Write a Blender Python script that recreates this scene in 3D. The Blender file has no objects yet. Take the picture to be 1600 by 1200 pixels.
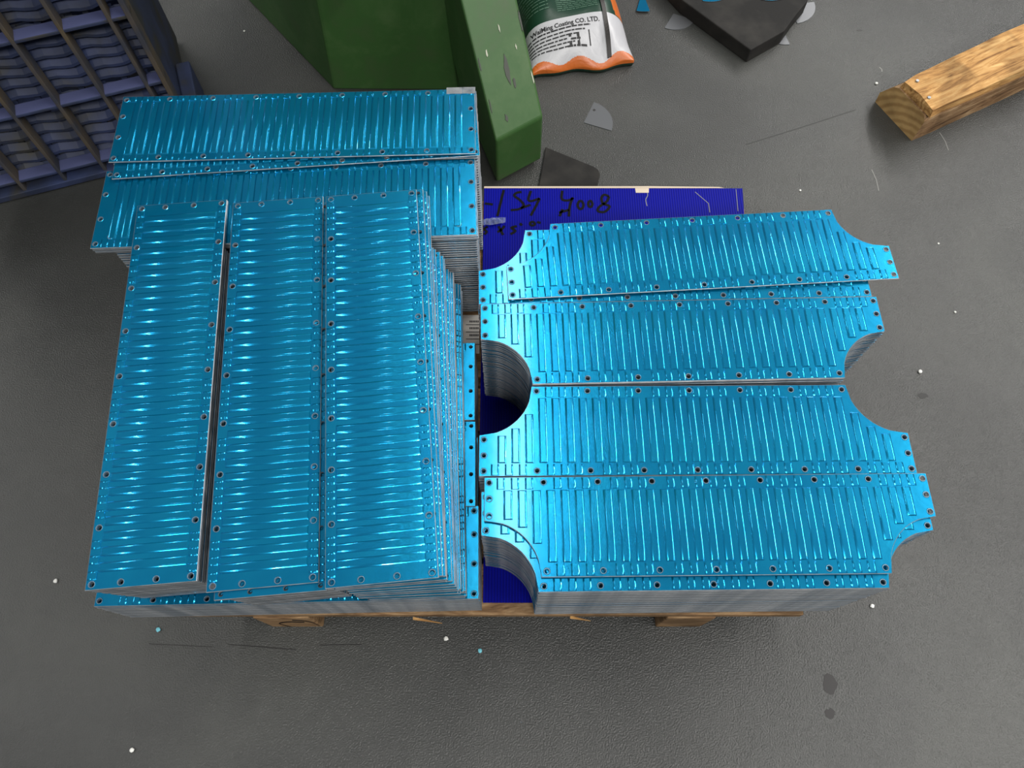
import bpy, bmesh, math, random
from mathutils import Vector, Matrix, geometry, noise

random.seed(7)
scene = bpy.context.scene
C = scene.collection
R = math.radians

# ------------------------------------------------------------------ camera, sky, lamps, exposure
cam_d = bpy.data.cameras.new('camera')
cam_d.sensor_fit = 'HORIZONTAL'
cam_d.sensor_width = 36.0
cam_d.lens = 1202.0 / 1600.0 * 36.0
cam_d.clip_start = 0.02
cam = bpy.data.objects.new('camera', cam_d)
cam.location = (0, 0, 1.5)
cam.rotation_euler = (R(24.1127), 0, 0)
C.objects.link(cam)
scene.camera = cam

world = bpy.data.worlds.new('factory_hall_light')
scene.world = world
world.use_nodes = True
bg = world.node_tree.nodes['Background']
bg.inputs['Color'].default_value = (0.80, 0.90, 1.0, 1)
bg.inputs['Strength'].default_value = 0.17

def area(name, loc, target, sx, sy, power, color=(1, 0.97, 0.93)):
    d = bpy.data.lights.new(name, 'AREA')
    d.shape = 'RECTANGLE'
    d.size, d.size_y, d.energy, d.color = sx, sy, power, color
    o = bpy.data.objects.new(name, d)
    o.location = loc
    zx = (Vector(loc) - Vector(target)).normalized()
    yx = Vector((0, 1, 0)) - zx * zx.y           # the long side of a row runs along the hall
    yx.normalize()
    o.rotation_euler = Matrix((yx.cross(zx), yx, zx)).transposed().to_euler()
    C.objects.link(o)
    return o

# a strip lamp above the aisle running away from the viewer, long lamp rows to the right and left, one behind the viewer
area('strip_lamp', (0.0, 3.2, 6.0), (0.0, 3.2, 0), 0.30, 4.6, 52)
area('lamp_row', (4.8, 4.0, 5.5), (0.8, 4.0, 0), 0.22, 14.0, 760)
area('lamp_row', (-6.0, 4.0, 5.5), (-0.6, 4.0, 0), 0.22, 14.0, 330)
area('lamp_row', (0.9, -2.9, 5.0), (0.0, 0.4, 0), 3.0, 0.22, 160)

vs = scene.view_settings
vs.view_transform = 'Standard'
vs.look = 'None'
vs.gamma = 1.0
vs.use_curve_mapping = False
vs.exposure = 0.12

# ------------------------------------------------------------------ materials
def lin(r, g, b):
    f = lambda c: (c / 255 / 12.92) if c / 255 <= 0.04045 else ((c / 255 + 0.055) / 1.055) ** 2.4
    return (f(r), f(g), f(b), 1)

class Mat:
    def __init__(self, name, col, rough=0.5, metal=0.0, coat=0.0, coat_rough=0.1, spec=0.5, aniso=0.0):
        self.m = bpy.data.materials.new(name)
        self.m.use_nodes = True
        self.t = self.m.node_tree
        self.b = self.t.nodes['Principled BSDF']
        i = self.b.inputs
        i['Base Color'].default_value = col
        i['Roughness'].default_value = rough
        i['Metallic'].default_value = metal
        i['Coat Weight'].default_value = coat
        i['Coat Roughness'].default_value = coat_rough
        i['Specular IOR Level'].default_value = spec
        i['Anisotropic'].default_value = aniso
        self.col = col
        self.bump_last = None
    def n(self, typ, **kw):
        nd = self.t.nodes.new(typ)
        for k, v in kw.items():
            if k.startswith('i_'):
                nd.inputs[k[2:].replace('_', ' ')].default_value = v
            else:
                setattr(nd, k, v)
        return nd
    def link(self, a, b):
        self.t.links.new(a, b)
    def coord(self, scale=(1, 1, 1), rot=(0, 0, 0), kind='Object'):
        tc = self.n('ShaderNodeTexCoord')
        mp = self.n('ShaderNodeMapping')
        mp.inputs['Scale'].default_value = scale
        mp.inputs['Rotation'].default_value = rot
        self.link(tc.outputs[kind], mp.inputs['Vector'])
        return mp.outputs['Vector']
    def noise(self, scale, detail=3, coord=None, dist=0.0, rough=0.5):
        nd = self.n('ShaderNodeTexNoise')
        nd.inputs['Scale'].default_value = scale
        nd.inputs['Detail'].default_value = detail
        nd.inputs['Distortion'].default_value = dist
        nd.inputs['Roughness'].default_value = rough
        self.link(coord if coord else self.coord(), nd.inputs['Vector'])
        return nd.outputs['Fac']
    def ramp(self, fac, stops):
        nd = self.n('ShaderNodeValToRGB')
        e = nd.color_ramp.elements
        while len(e) < len(stops):
            e.new(0.5)
        for k, (p, c) in enumerate(stops):
            e[k].position = p
            e[k].color = c
        self.link(fac, nd.inputs['Fac'])
        return nd.outputs['Color']
    def color(self, out):
        self.link(out, self.b.inputs['Base Color'])
        return self
    def mix(self, fac, a, b, blend='MIX'):
        nd = self.n('ShaderNodeMix', data_type='RGBA', blend_type=blend)
        for s, v in ((0, fac), (6, a), (7, b)):
            if isinstance(v, (int, float, tuple)):
                nd.inputs[s].default_value = v
            else:
                self.link(v, nd.inputs[s])
        return nd.outputs[2]
    def rough_map(self, fac, lo, hi):
        nd = self.n('ShaderNodeMapRange')
        nd.inputs['To Min'].default_value = lo
        nd.inputs['To Max'].default_value = hi
        self.link(fac, nd.inputs['Value'])
        self.link(nd.outputs['Result'], self.b.inputs['Roughness'])
        return self
    def bump(self, h, strength, dist=0.002):
        nd = self.n('ShaderNodeBump')
        nd.inputs['Strength'].default_value = strength
        nd.inputs['Distance'].default_value = dist
        self.link(h, nd.inputs['Height'])
        if self.bump_last:
            self.link(self.bump_last, nd.inputs['Normal'])
        self.bump_last = nd.outputs['Normal']
        self.link(self.bump_last, self.b.inputs['Normal'])
        return self

g1 = lambda v: (v, v, v, 1)
# blue protective film over aluminium
F_ = Mat('blue_film_on_aluminium', lin(0, 140, 190), rough=0.23, metal=0.80, coat=0.5, coat_rough=0.07)
fc = F_.noise(9, 4)
F_.color(F_.ramp(fc, [(0.35, lin(0, 140, 192)), (0.65, lin(8, 154, 202))]))
F_.bump(F_.noise(38, 3, dist=1.2), 0.09, 0.0016)
F_.bump(F_.noise(160, 2), 0.02, 0.0006)
FILM = F_.m
# bare cut edges of the sheets
A_ = Mat('bare_aluminium', g1(0.62), rough=0.42, metal=0.5)
A_.color(A_.ramp(A_.noise(60, 3, A_.coord((1, 1, 6))), [(0.3, lin(112, 120, 127)), (0.7, lin(160, 163, 166))]))
A_.bump(A_.noise(220, 2, A_.coord((1, 12, 1))), 0.15, 0.0006)
ALU = A_.m
# floor paint
G_ = Mat('grey_floor_paint', lin(95, 95, 92), rough=0.5, spec=0.55)
gco = G_.coord()
big = G_.ramp(G_.noise(1.9, 5, gco, 0.6), [(0.36, lin(52, 53, 51)), (0.5, lin(60, 61, 59)), (0.66, lin(68, 69, 66))])
fine = G_.ramp(G_.noise(28, 6, gco, 0, 0.7), [(0.3, g1(0.86)), (0.7, g1(1.0))])
G_.color(G_.mix(1.0, big, fine, 'MULTIPLY'))
G_.rough_map(G_.noise(5, 4, gco), 0.30, 0.44)
G_.bump(G_.noise(340, 2, gco), 1.0, 0.0015)
G_.bump(G_.noise(45, 2, gco), 0.05, 0.002)
FLOOR = G_.m

def wood(name, dark, mid, light, axis_scale, rough=0.75):
    m = Mat(name, mid, rough=rough, spec=0.25)
    co = m.coord(axis_scale)
    w1 = m.ramp(m.noise(6, 6, co, 1.4, 0.65), [(0.28, dark), (0.48, mid), (0.72, light)])
    co2 = m.coord()
    w2 = m.ramp(m.noise(9, 5, co2, 0.8), [(0.36, g1(0.45)), (0.55, g1(1.0))])
    m.color(m.mix(0.75, w1, w2, 'MULTIPLY'))
    m.bump(m.noise(22, 5, co, 0.5), 0.5, 0.003)
    return m.m
WOOD_PLANK = wood('weathered_plank_wood', lin(98, 62, 34), lin(186, 140, 84), lin(222, 182, 122), (1.2, 9, 9))
WOOD_BEAM = wood('rough_sawn_beam_wood', lin(74, 52, 34), lin(140, 108, 76), lin(186, 156, 118), (1.5, 10, 10))
WOOD_PALLET = wood('pallet_wood', lin(80, 58, 40), lin(138, 108, 76), lin(180, 150, 112), (2, 14, 14))
E_ = Mat('end_grain_wood', lin(190, 150, 95), rough=0.8, spec=0.2)
ew = E_.n('ShaderNodeTexWave', wave_type='RINGS', rings_direction='X')
ew.inputs['Scale'].default_value = 16
ew.inputs['Distortion'].default_value = 2.5
ew.inputs['Detail'].default_value = 3
emp = E_.n('ShaderNodeMapping')
emp.inputs['Location'].default_value = (0, 0.02, 0.10)
etc = E_.n('ShaderNodeTexCoord')
E_.link(etc.outputs['Object'], emp.inputs['Vector'])
E_.link(emp.outputs['Vector'], ew.inputs['Vector'])
er = E_.ramp(ew.outputs['Fac'], [(0.1, lin(172, 136, 88)), (0.8, lin(198, 162, 108))])
er2 = E_.ramp(E_.noise(24, 4), [(0.3, g1(0.6)), (0.6, g1(1))])
E_.color(E_.mix(0.8, er, er2, 'MULTIPLY'))
END_GRAIN = E_.m
# blue fluted plastic board
B_ = Mat('blue_fluted_plastic', lin(6, 14, 165), rough=0.5, spec=0.12)
bw = B_.n('ShaderNodeTexWave', wave_type='BANDS', bands_direction='X')
bw.inputs['Scale'].default_value = 62
B_.link(B_.coord(), bw.inputs['Vector'])
B_.color(B_.ramp(bw.outputs['Fac'], [(0.2, lin(0, 3, 118)), (0.8, lin(0, 8, 142))]))
B_.bump(bw.outputs['Fac'], 0.25, 0.001)
BOARD = B_.m
WHITE = Mat('white_board_edge', lin(205, 190, 170), rough=0.7).m
INK = Mat('black_marker_ink', lin(6, 6, 10), rough=0.6, spec=0.15).m
# green machine paint
M_ = Mat('green_machine_paint', lin(60, 105, 52), rough=0.5, spec=0.4)
mn = M_.noise(7, 6, None, 0.4, 0.65)
M_.color(M_.ramp(mn, [(0.32, lin(60, 84, 48)), (0.5, lin(52, 88, 42)), (0.75, lin(72, 100, 58))]))
M_.bump(M_.noise(60, 4), 0.12, 0.002)
GREEN = M_.m
CHIP = Mat('bare_primer', lin(176, 178, 160), rough=0.7).m
CHIPD = Mat('worn_dark_steel', lin(62, 66, 58), rough=0.6).m
# black rubber and foam
K_ = Mat('black_rubber', lin(34, 32, 30), rough=0.75, spec=0.3)
K_.color(K_.ramp(K_.noise(14, 5), [(0.4, lin(30, 29, 28)), (0.75, lin(52, 50, 47))]))
K_.bump(K_.noise(90, 3), 0.2, 0.002)
RUBBER = K_.m
# crate plastics
P_ = Mat('blue_crate_plastic', lin(60, 74, 118), rough=0.5, spec=0.4)
P_.color(P_.ramp(P_.noise(11, 5, None, 0.5), [(0.34, lin(58, 57, 54)), (0.46, lin(46, 53, 74)), (0.7, lin(56, 66, 100))]))
CRATE = P_.m
P2_ = Mat('dusty_crate_plastic', lin(104, 100, 92), rough=0.7, spec=0.3)
P2_.color(P2_.ramp(P2_.noise(11, 5), [(0.35, lin(88, 78, 62)), (0.6, lin(60, 62, 70))]))
CRATE_DUST = P2_.m
CRATE_TOP_LIT = Mat('top_lit_crate_plastic', lin(84, 90, 128), rough=0.6, spec=0.3).m  # crate plastic with the overhead light on shelf rib tops put into its colour
# bag printing
BAGG = Mat('dark_green_bag_print', lin(8, 52, 34), rough=0.35, coat=0.3, coat_rough=0.25).m
W_ = Mat('white_bag_print', lin(184, 184, 188), rough=0.4, coat=0.2, coat_rough=0.25)
W_.bump(W_.noise(34, 3, None, 1.0), 0.35, 0.004)
BAGW = W_.m
O_ = Mat('orange_bag_print', lin(196, 100, 36), rough=0.4, coat=0.15, coat_rough=0.2)
O_.bump(O_.noise(40, 3, None, 1.0), 0.4, 0.004)
BAGO = O_.m
PRINT_DARK = Mat('dark_print', lin(28, 28, 30), rough=0.6).m
PRINT_PALE = Mat('pale_print', lin(92, 122, 104), rough=0.6).m
STRAP = Mat('dark_strap', lin(26, 20, 16), rough=0.5).m
PAPER = Mat('white_paper', lin(214, 210, 202), rough=0.8).m
CLEAR = Mat('clear_film', (0.75, 0.85, 1, 1), rough=0.12)
CLEAR.b.inputs['Transmission Weight'].default_value = 0.85
CLEAR.b.inputs['IOR'].default_value = 1.3
CLEAR = CLEAR.m
SPECK = Mat('white_speck', lin(232, 232, 226), rough=0.6).m
SPECKB = Mat('pale_blue_speck', lin(120, 200, 215), rough=0.4).m
STAIN = Mat('dark_floor_stain', lin(30, 28, 28), rough=0.45).m
SCUFF = Mat('dark_floor_scuff', lin(44, 44, 43), rough=0.6).m
SCRATCH = Mat('pale_floor_scratch', lin(128, 128, 124), rough=0.6).m

# ------------------------------------------------------------------ mesh helpers
class MB:
    """collects polygons, then links them as ONE mesh object"""
    def __init__(self):
        self.v, self.f, self.mi, self.mats, self.sm = [], [], [], [], set()
    def mid(self, m):
        if m not in self.mats:
            self.mats.append(m)
        return self.mats.index(m)
    def poly(self, pts, m):
        b = len(self.v)
        self.v += [tuple(p) for p in pts]
        self.f.append(list(range(b, b + len(pts))))
        self.mi.append(self.mid(m))
    def solid(self, bottom, top, m, m_top=None, m_bot=None):
        """closed prism between two rings of equal length (ccw from above)"""
        n = len(bottom)
        b = len(self.v)
        self.v += [tuple(p) for p in bottom] + [tuple(p) for p in top]
        for i in range(n):
            j = (i + 1) % n
            self.f.append([b + i, b + j, b + n + j, b + n + i])
            self.mi.append(self.mid(m))
        self.f.append([b + n + i for i in range(n)])
        self.mi.append(self.mid(m_top or m))
        self.f.append([b + n - 1 - i for i in range(n)])
        self.mi.append(self.mid(m_bot or m))
    def box(self, x0, x1, y0, y1, z0, z1, m, m_top=None):
        q = [(x0, y0), (x1, y0), (x1, y1), (x0, y1)]
        self.solid([(x, y, z0) for x, y in q], [(x, y, z1) for x, y in q], m, m_top)
    def mesh(self, name, recalc=False):
        me = bpy.data.meshes.new(name)
        me.from_pydata(self.v, [], self.f)
        if recalc:
            bm = bmesh.new()
            bm.from_mesh(me)
            bmesh.ops.recalc_face_normals(bm, faces=bm.faces)
            bm.to_mesh(me)
            bm.free()
        for m in self.mats:
            me.materials.append(m)
        me.polygons.foreach_set('material_index', self.mi)
        for k in self.sm:
            me.polygons[k].use_smooth = True
        me.update()
        return me
    def build(self, name, parent=None, loc=(0, 0, 0), rz=0.0, bevel=0.0, seg=2, smooth=False):
        me = self.mesh(name)
        if bevel:
            bm = bmesh.new()
            bm.from_mesh(me)
            bmesh.ops.remove_doubles(bm, verts=bm.verts, dist=1e-5)
            es = [e for e in bm.edges if len(e.link_faces) == 2 and e.calc_face_angle(0) > 0.5]
            bmesh.ops.bevel(bm, geom=es, offset=bevel, segments=seg, profile=0.5, affect='EDGES', clamp_overlap=True)
            bm.to_mesh(me)
            bm.free()
        if smooth:
            me.polygons.foreach_set('use_smooth', [True] * len(me.polygons))
        return obj(name, me, parent, loc, rz)

def obj(name, me, parent=None, loc=(0, 0, 0), rz=0.0):
    o = bpy.data.objects.new(name, me)
    C.objects.link(o)
    o.parent = parent
    o.location = loc
    o.rotation_euler = (0, 0, rz)
    return o

def thing(name, label, cat, loc=(0, 0, 0), rz=0.0, group=None):
    return tag(obj(name, None, None, loc, rz), label, cat, group)

def tag(o, label, cat, group=None):
    o['label'] = label
    o['category'] = cat
    if group:
        o['group'] = group
    return o

def structure(o, label=None):
    o['kind'] = 'structure'
    if label:
        o['label'] = label
    return o

def ribbon(mb, pts, width, z, m, th=0.0004):
    """flat stroke of pen along a polyline on a level surface"""
    L, Rr = [], []
    n = len(pts)
    for i, (x, y) in enumerate(pts):
        a, b = pts[max(0, i - 1)], pts[min(n - 1, i + 1)]
        dx, dy = b[0] - a[0], b[1] - a[1]
        d = math.hypot(dx, dy) or 1
        nx, ny = -dy / d * width / 2, dx / d * width / 2
        L.append((x + nx, y + ny))
        Rr.append((x - nx, y - ny))
    for i in range(n - 1):
        q = [Rr[i], Rr[i + 1], L[i + 1], L[i]]
        mb.solid([(x, y, z) for x, y in q], [(x, y, z + th) for x, y in q], m)

def smooth_pts(pts, n=4):
    """Catmull-Rom through the points"""
    if len(pts) < 3:
        return pts
    out = []
    for i in range(len(pts) - 1):
        p0, p1, p2, p3 = pts[max(0, i - 1)], pts[i], pts[i + 1], pts[min(len(pts) - 1, i + 2)]
        for k in range(n):
            t = k / n
            out.append(tuple(0.5 * (2 * p1[a] + (p2[a] - p0[a]) * t + (2 * p0[a] - 5 * p1[a] + 4 * p2[a] - p3[a]) * t * t
                                    + (3 * p1[a] - p0[a] - 3 * p2[a] + p3[a]) * t ** 3) for a in (0, 1)))
    out.append(pts[-1])
    return out

# ------------------------------------------------------------------ floor
fl = MB()
fl.box(-4.5, 4.5, -3.0, 5.5, -0.08, 0.0, FLOOR)
floor = structure(fl.build('floor'), 'grey painted concrete factory floor')

def blot(name, pts, m, label=None):
    mb = MB()
    mb.solid([(x, y, 0.0) for x, y in pts], [(x, y, 0.0005) for x, y in pts], m)
    o = mb.build(name, floor)
    return o
def blob(cx, cy, rx, ry, n=14, seed=0):
    rr = random.Random(seed)
    return [(cx + rx * math.cos(2 * math.pi * k / n) * rr.uniform(.7, 1.15),
             cy + ry * math.sin(2 * math.pi * k / n) * rr.uniform(.7, 1.15)) for k in range(n)]
for k, (p, rx, ry) in enumerate([((0.5787, 0.0744), .013, .019), ((0.5702, 0.0241), .010, .010), ((0.9349, 1.7145), .008, .004)]):
    blot('floor_stain', blob(p[0], p[1], rx, ry, 14, k), STAIN)
def line_mark(name, a, b, w, m):
    mb = MB()
    ribbon(mb, [a[:2], ((a[0] + b[0]) / 2 + .003, (a[1] + b[1]) / 2), b[:2]], w, 0.0, m, 0.0004)
    mb.build(name, floor)
line_mark('floor_scuff', (0.5798, 1.3222), (0.8718, 1.4340), .0028, SCUFF)
line_mark('floor_scratch', (0.8779, 1.2447), (0.8827, 1.1811), .0018, SCRATCH)
line_mark('floor_scratch', (1.0699, 1.3610), (1.0791, 1.3041), .0018, SCRATCH)
line_mark('floor_scratch', (0.9621, 1.5804), (0.9657, 1.5647), .0030, SCRATCH)

for a, b in (((-0.6734, 0.1431), (-0.5549, 0.1375)), ((-0.5272, 0.1420), (-0.4003, 0.1329)), ((-0.3561, 0.1408), (-0.2790, 0.1420))):
    line_mark('floor_scuff', a, b, .0014, STAIN)
blot('floor_stain', blob(*(0.8719, 0.6446), .012, .007, 14, 9), SCUFF)
# ------------------------------------------------------------------ pallet under the sheets
pal = thing('wooden_pallet', 'rough wooden pallet on the floor under all the blue sheet stacks', 'pallet')
for x0, x1 in ((-0.449, -0.352), (-0.10, 0.0), (0.268, 0.353)):
    mb = MB()
    mb.box(x0, x1, 0.30 if x0 == -0.10 else 0.1735, 1.05, 0.0, 0.122, WOOD_PALLET)
    r = mb.build('runner', pal, bevel=0.003)
for k in range(8):
    y0 = 0.176 + k * 0.1115
    mb = MB()
    x0, x1 = ((-0.580, 0.497) if k == 0 else (-0.575 + random.uniform(-.01, .01), 0.49 + random.uniform(-.01, .01)))
    mb.box(x0, x1, y0, y0 + 0.088 + random.uniform(-.004, .004), 0.1225, 0.1445, WOOD_PALLET)
    mb.build('deck_board', pal, bevel=0.002)
mb = MB()
for st in ([(-.4130, .004), (-.4215, .05), (-.4, .075), (-.372, .07)], [(-.385, .10), (-.36, .08), (-.356, .02)]):
    L = smooth_pts(st)
    for (xa, za), (xb, zb) in zip(L, L[1:]):
        mb.solid([(xa, .1725, za - .003), (xb, .1725, zb - .003), (xb, .1735, zb - .003), (xa, .1735, za - .003)],
                 [(xa, .1725, za + .003), (xb, .1725, zb + .003), (xb, .1735, zb + .003), (xa, .1735, za + .003)], INK)
mb.build('marker_stroke', pal)
# splinters hanging off the front board
for (x0, y0, x1, y1) in ((-.17, .170, -.120, .164), (.10, .172, .135, .168)):
    mb = MB()
    mb.solid([(x0, y0, .128), (x1, y1, .126), (x1, y1 + .001, .126), (x0, y0 + .005, .128)],
             [(x0, y0, .130), (x1, y1, .127), (x1, y1 + .001, .127), (x0, y0 + .005, .130)], WOOD_PLANK)
    mb.build('splinter', pal)

# ------------------------------------------------------------------ blue board with handwriting
BZ0, BZ1 = 0.1450, 0.1490
brd = thing('plastic_board', 'deep blue fluted plastic board lying on the pallet, black handwriting on it', 'board')
bx0, bx1 = -0.046, 0.500
mb = MB()
cx = [(-.0495, .196), (bx1 - .006, .196), (bx1 - .004, 1.0), (bx1, 1.070), (-.0605, 1.070), (-.0605, .50), (-.0570, .495), (-.0570, .345), (-.0495, .340)]
mb.solid([(x, y, BZ0) for x, y in cx], [(x, y, BZ1) for x, y in cx], BOARD)
mb.build('board_sheet', brd)
mb = MB()
mb.solid([(-.0605, 1.0705, BZ0), (.46, 1.0705, BZ0), (.45, 1.074, BZ0), (.30, 1.076, BZ0), (-.0605, 1.0755, BZ0)],
         [(-.0605, 1.0705, BZ1 + .001), (.46, 1.0705, BZ1 + .001), (.45, 1.074, BZ1), (.30, 1.076, BZ1), (-.0605, 1.0755, BZ1)], WHITE)
mb.solid([(.268, 1.058, BZ1), (.296, 1.058, BZ1), (.297, 1.0702, BZ1), (.267, 1.0702, BZ1)],
         [(.268, 1.058, BZ1 + .0006), (.296, 1.058, BZ1 + .0006), (.297, 1.0702, BZ1 + .0006), (.267, 1.0702, BZ1 + .0006)], WHITE)
e = mb.build('torn_edge', brd)
e['label'] = 'torn white edge'
for s in [[(-0.0585, 1.0298), (-0.0412, 1.0271)], [(-0.018, 1.0655), (-0.0242, 1.0332), (-0.0311, 0.9964)], [(0.0208, 1.0603), (0.0097, 1.0576), (0.005, 1.0501), (0.016, 1.0399), (0.0253, 1.0257), (0.0151, 1.015), (-0.0027, 1.0123)], [(0.0411, 1.0631), (0.0353, 1.0416), (0.0413, 1.0359), (0.0596, 1.0433)], [(0.0596, 1.0433), (0.0508, 1.0214), (0.0399, 0.998)], [(0.0192, 1.017), (0.0399, 1.0264)], [(0.1088, 1.0638), (0.1076, 1.0413), (0.1213, 1.0379), (0.1331, 1.045)], [(0.1304, 1.045), (0.1235, 1.0197), (0.1214, 0.9957)], [(0.1007, 1.0057), (0.1219, 1.013)], [(0.1083, 1.0147), (0.1015, 0.9964)], [(0.1529, 1.0309), (0.1533, 1.0244), (0.1515, 1.0184), (0.1481, 1.0152), (0.1444, 1.016), (0.1419, 1.0206), (0.1414, 1.0271), (0.1432, 1.0331), (0.1466, 1.0363), (0.1503, 1.0355), (0.1529, 1.0309)], [(0.1724, 1.0323), (0.1727, 1.0274), (0.1713, 1.0229), (0.1688, 1.0205), (0.1662, 1.0211), (0.1643, 1.0246), (0.164, 1.0295), (0.1654, 1.034), (0.1679, 1.0364), (0.1705, 1.0358), (0.1724, 1.0323)], [(0.2095, 1.0484), (0.1998, 1.0528), (0.1933, 1.045), (0.1954, 1.0298), (0.2093, 1.0224), (0.1984, 1.008), (0.184, 1.0097), (0.1867, 1.0204), (0.2039, 1.0348), (0.2095, 1.0484)], [(-0.0515, 0.97), (-0.0585, 0.9635), (-0.0535, 0.9564), (-0.0585, 0.9499)], [(-0.0285, 0.9707), (-0.0238, 0.9603), (-0.0189, 0.9486)], [(-0.0157, 0.9717), (-0.0238, 0.9603), (-0.0311, 0.9564)], [(0.0103, 0.9707), (-0.0014, 0.9668), (0.007, 0.9586), (-0.0032, 0.9505)], [(0.0168, 0.9782), (0.0212, 0.9727)], [(0.0478, 0.9795), (0.0483, 0.9767), (0.047, 0.9741), (0.0443, 0.9727), (0.0413, 0.9731), (0.0391, 0.975), (0.0386, 0.9778), (0.0399, 0.9804), (0.0426, 0.9818), (0.0456, 0.9814), (0.0478, 0.9795)], [(0.053, 0.9815), (0.0611, 0.9792)]]:
    mb = MB()
    ribbon(mb, smooth_pts(s), 0.0058, BZ1, INK)
    mb.build('pen_stroke', brd)
mb = MB()
ribbon(mb, smooth_pts([(0.2916, 1.0672), (0.2933, 1.0518), (0.2883, 1.0399), (0.2898, 1.0231)]), .0016, BZ1, SCRATCH)
ribbon(mb, [(0.4860, 1.0672), (0.4833, 1.0097)], .0012, BZ1, SCRATCH)
ribbon(mb, [(0.3965, 1.0603), (0.4224, 1.0298), (0.4227, 1.0063)], .0014, BZ1, SCRATCH)
mb.build('scratches', brd)

# paper showing in the slot between the left stacks
pp = MB()
q = [(-0.1413, 0.7576), (-0.1381, 0.6716), (-0.0640, 0.6716), (-0.0655, 0.7576)]
pp.solid([(x, y, .1452) for x, y in q], [(x, y, .1462) for x, y in q], PAPER)
paper = thing('printed_paper', 'white printed paper on the pallet in the slot between the two left stacks', 'paper')
pp.build('paper_sheet', paper)
mb = MB()
for (x, y) in [(-0.0838, 0.743), (-0.0806, 0.743), (-0.0774, 0.743), (-0.0742, 0.743), (-0.071, 0.743), (-0.0678, 0.743), (-0.0835, 0.7278), (-0.0803, 0.7278), (-0.0771, 0.7278), (-0.0739, 0.7278), (-0.0707, 0.7278), (-0.0676, 0.7278), (-0.0831, 0.712), (-0.08, 0.712), (-0.0768, 0.712), (-0.0736, 0.712), (-0.0705, 0.712), (-0.0673, 0.712)]:
    mb.box(x - .0011, x + .0011, y - .0022, y + .0022, .1462, .1465, PRINT_DARK)
for (xa, ya), (xb, yb) in [((-0.092, 0.7357), (-0.0652, 0.7357)), ((-0.0916, 0.7191), (-0.0649, 0.7191)), ((-0.0912, 0.7034), (-0.0646, 0.7034)), ((-0.0909, 0.6913), (-0.0644, 0.6913))]:
    ribbon(mb, [(xa, ya), (xb, yb)], .0014, .1462, PRINT_DARK, .0003)
mb.build('small_print', paper)['kind'] = 'stuff'

# scrap of clear film on the board
mb = MB()
sc = [(-0.0704, 0.9755), (-0.0136, 0.9821)]
nx = 10
rows = []
for j in range(4):
    row = []
    for i in range(nx + 1):
        t = i / nx
        x = sc[0][0] + (sc[1][0] - sc[0][0]) * t
        y = sc[0][1] + (sc[1][1] - sc[0][1]) * t + (j - 1.5) * .006 * (1 - .6 * abs(t - .5))
        z = BZ1 + .004 + .010 * abs(math.sin(i * 1.7 + j)) * (.4 + .6 * (j in (1, 2)))
        row.append((x, y, z))
    rows.append(row)
for j in range(3):
    for i in range(nx):
        mb.poly([rows[j][i], rows[j][i + 1], rows[j + 1][i + 1], rows[j + 1][i]], CLEAR)
fs = mb.build('film_scrap')
md = fs.modifiers.new('thickness', 'SOLIDIFY')
md.thickness = 0.0006
tag(fs, 'crumpled scrap of clear plastic film on the blue board', 'plastic')

# ------------------------------------------------------------------ the pressed sheets
TH = 0.0049          # folded sheet thickness
RH = 0.0017          # height of the pressed ribs
PITCH = 0.0070
PER = 0.0212

def panel_layout(L, W, notch, flange, end):
    """outline, holes, ribs and flange pads in local coordinates, centre at the origin"""
    hx, hy = L / 2, W / 2
    out = [(-hx, -hy), (hx, -hy)]
    if notch:
        n = 14
        out += [(hx, hy - notch)]
        for k in range(1, n):
            a = -math.pi / 2 - (math.pi / 2) * k / n
            out.append((hx + notch * math.cos(a), hy + notch * math.sin(a)))
        out += [(hx - notch, hy), (-hx + notch, hy)]
        for k in range(1, n):
            a = 0 - (math.pi / 2) * k / n
            out.append((-hx + notch * math.cos(a), hy + notch * math.sin(a)))
        out += [(-hx, hy - notch)]
    else:
        out += [(hx, hy), (-hx, hy)]
    fe = 0.0075
    holes = []
    nb = 8 if L > .62 else 7
    for k in range(nb + 1):
        x = -hx + fe + (L - 2 * fe) * k / nb
        holes.append((x, -hy + fe + .001))
    xs = hx - (notch + .008 if notch else fe)
    nt = 6 if notch else nb
    for k in range(nt + 1):
        x = -xs + 2 * xs * k / nt
        if not notch or True:
            holes.append((x, hy - fe - .001))
    yt = hy - (notch + fe if notch else 0.0)
    ny = 2 if notch else 3
    for sx in (-1, 1):
        for k in range(1, ny + (1 if notch else 0)):
            y = -hy + fe + (yt + hy - fe) * k / ny
            holes.append((sx * (hx - fe), y))
    if notch:
        for sx in (-1, 1):
            holes.append((sx * (hx - .078), 0.014))
    else:
        for sx in (-1, 1):
            holes.append((sx * (hx - .030), -hy + .022))
    ribs = []
    nr = int((L - 2 * end) / PER)
    x0 = -(nr - 1) * PER / 2
    for k in range(nr):
        x = x0 + k * PER
        top = hy - flange
        if notch:
            dx = hx - abs(x) - .004
            if dx < notch + .004:
                top = min(top, hy - math.sqrt(max(0, (notch + .004) ** 2 - max(0, dx) ** 2)) - .003)
        bot = -hy + flange
        if top - bot > 0.02:
            ribs.append((x, bot, top))
    pads = []
    for k in range(nr + 1):
        x = x0 + (k - .5) * PER
        for sy in (-1, 1):
            yc = sy * (hy - flange / 2)
            if sy > 0 and notch and abs(x) > hx - notch - .012:
                continue
            if any(abs(h[0] - x) < .0105 and abs(h[1] - yc) < flange / 2 + .004 for h in holes):
                continue
            pads.append((x, yc, flange - .0025))
    return out, holes, ribs, pads

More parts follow.
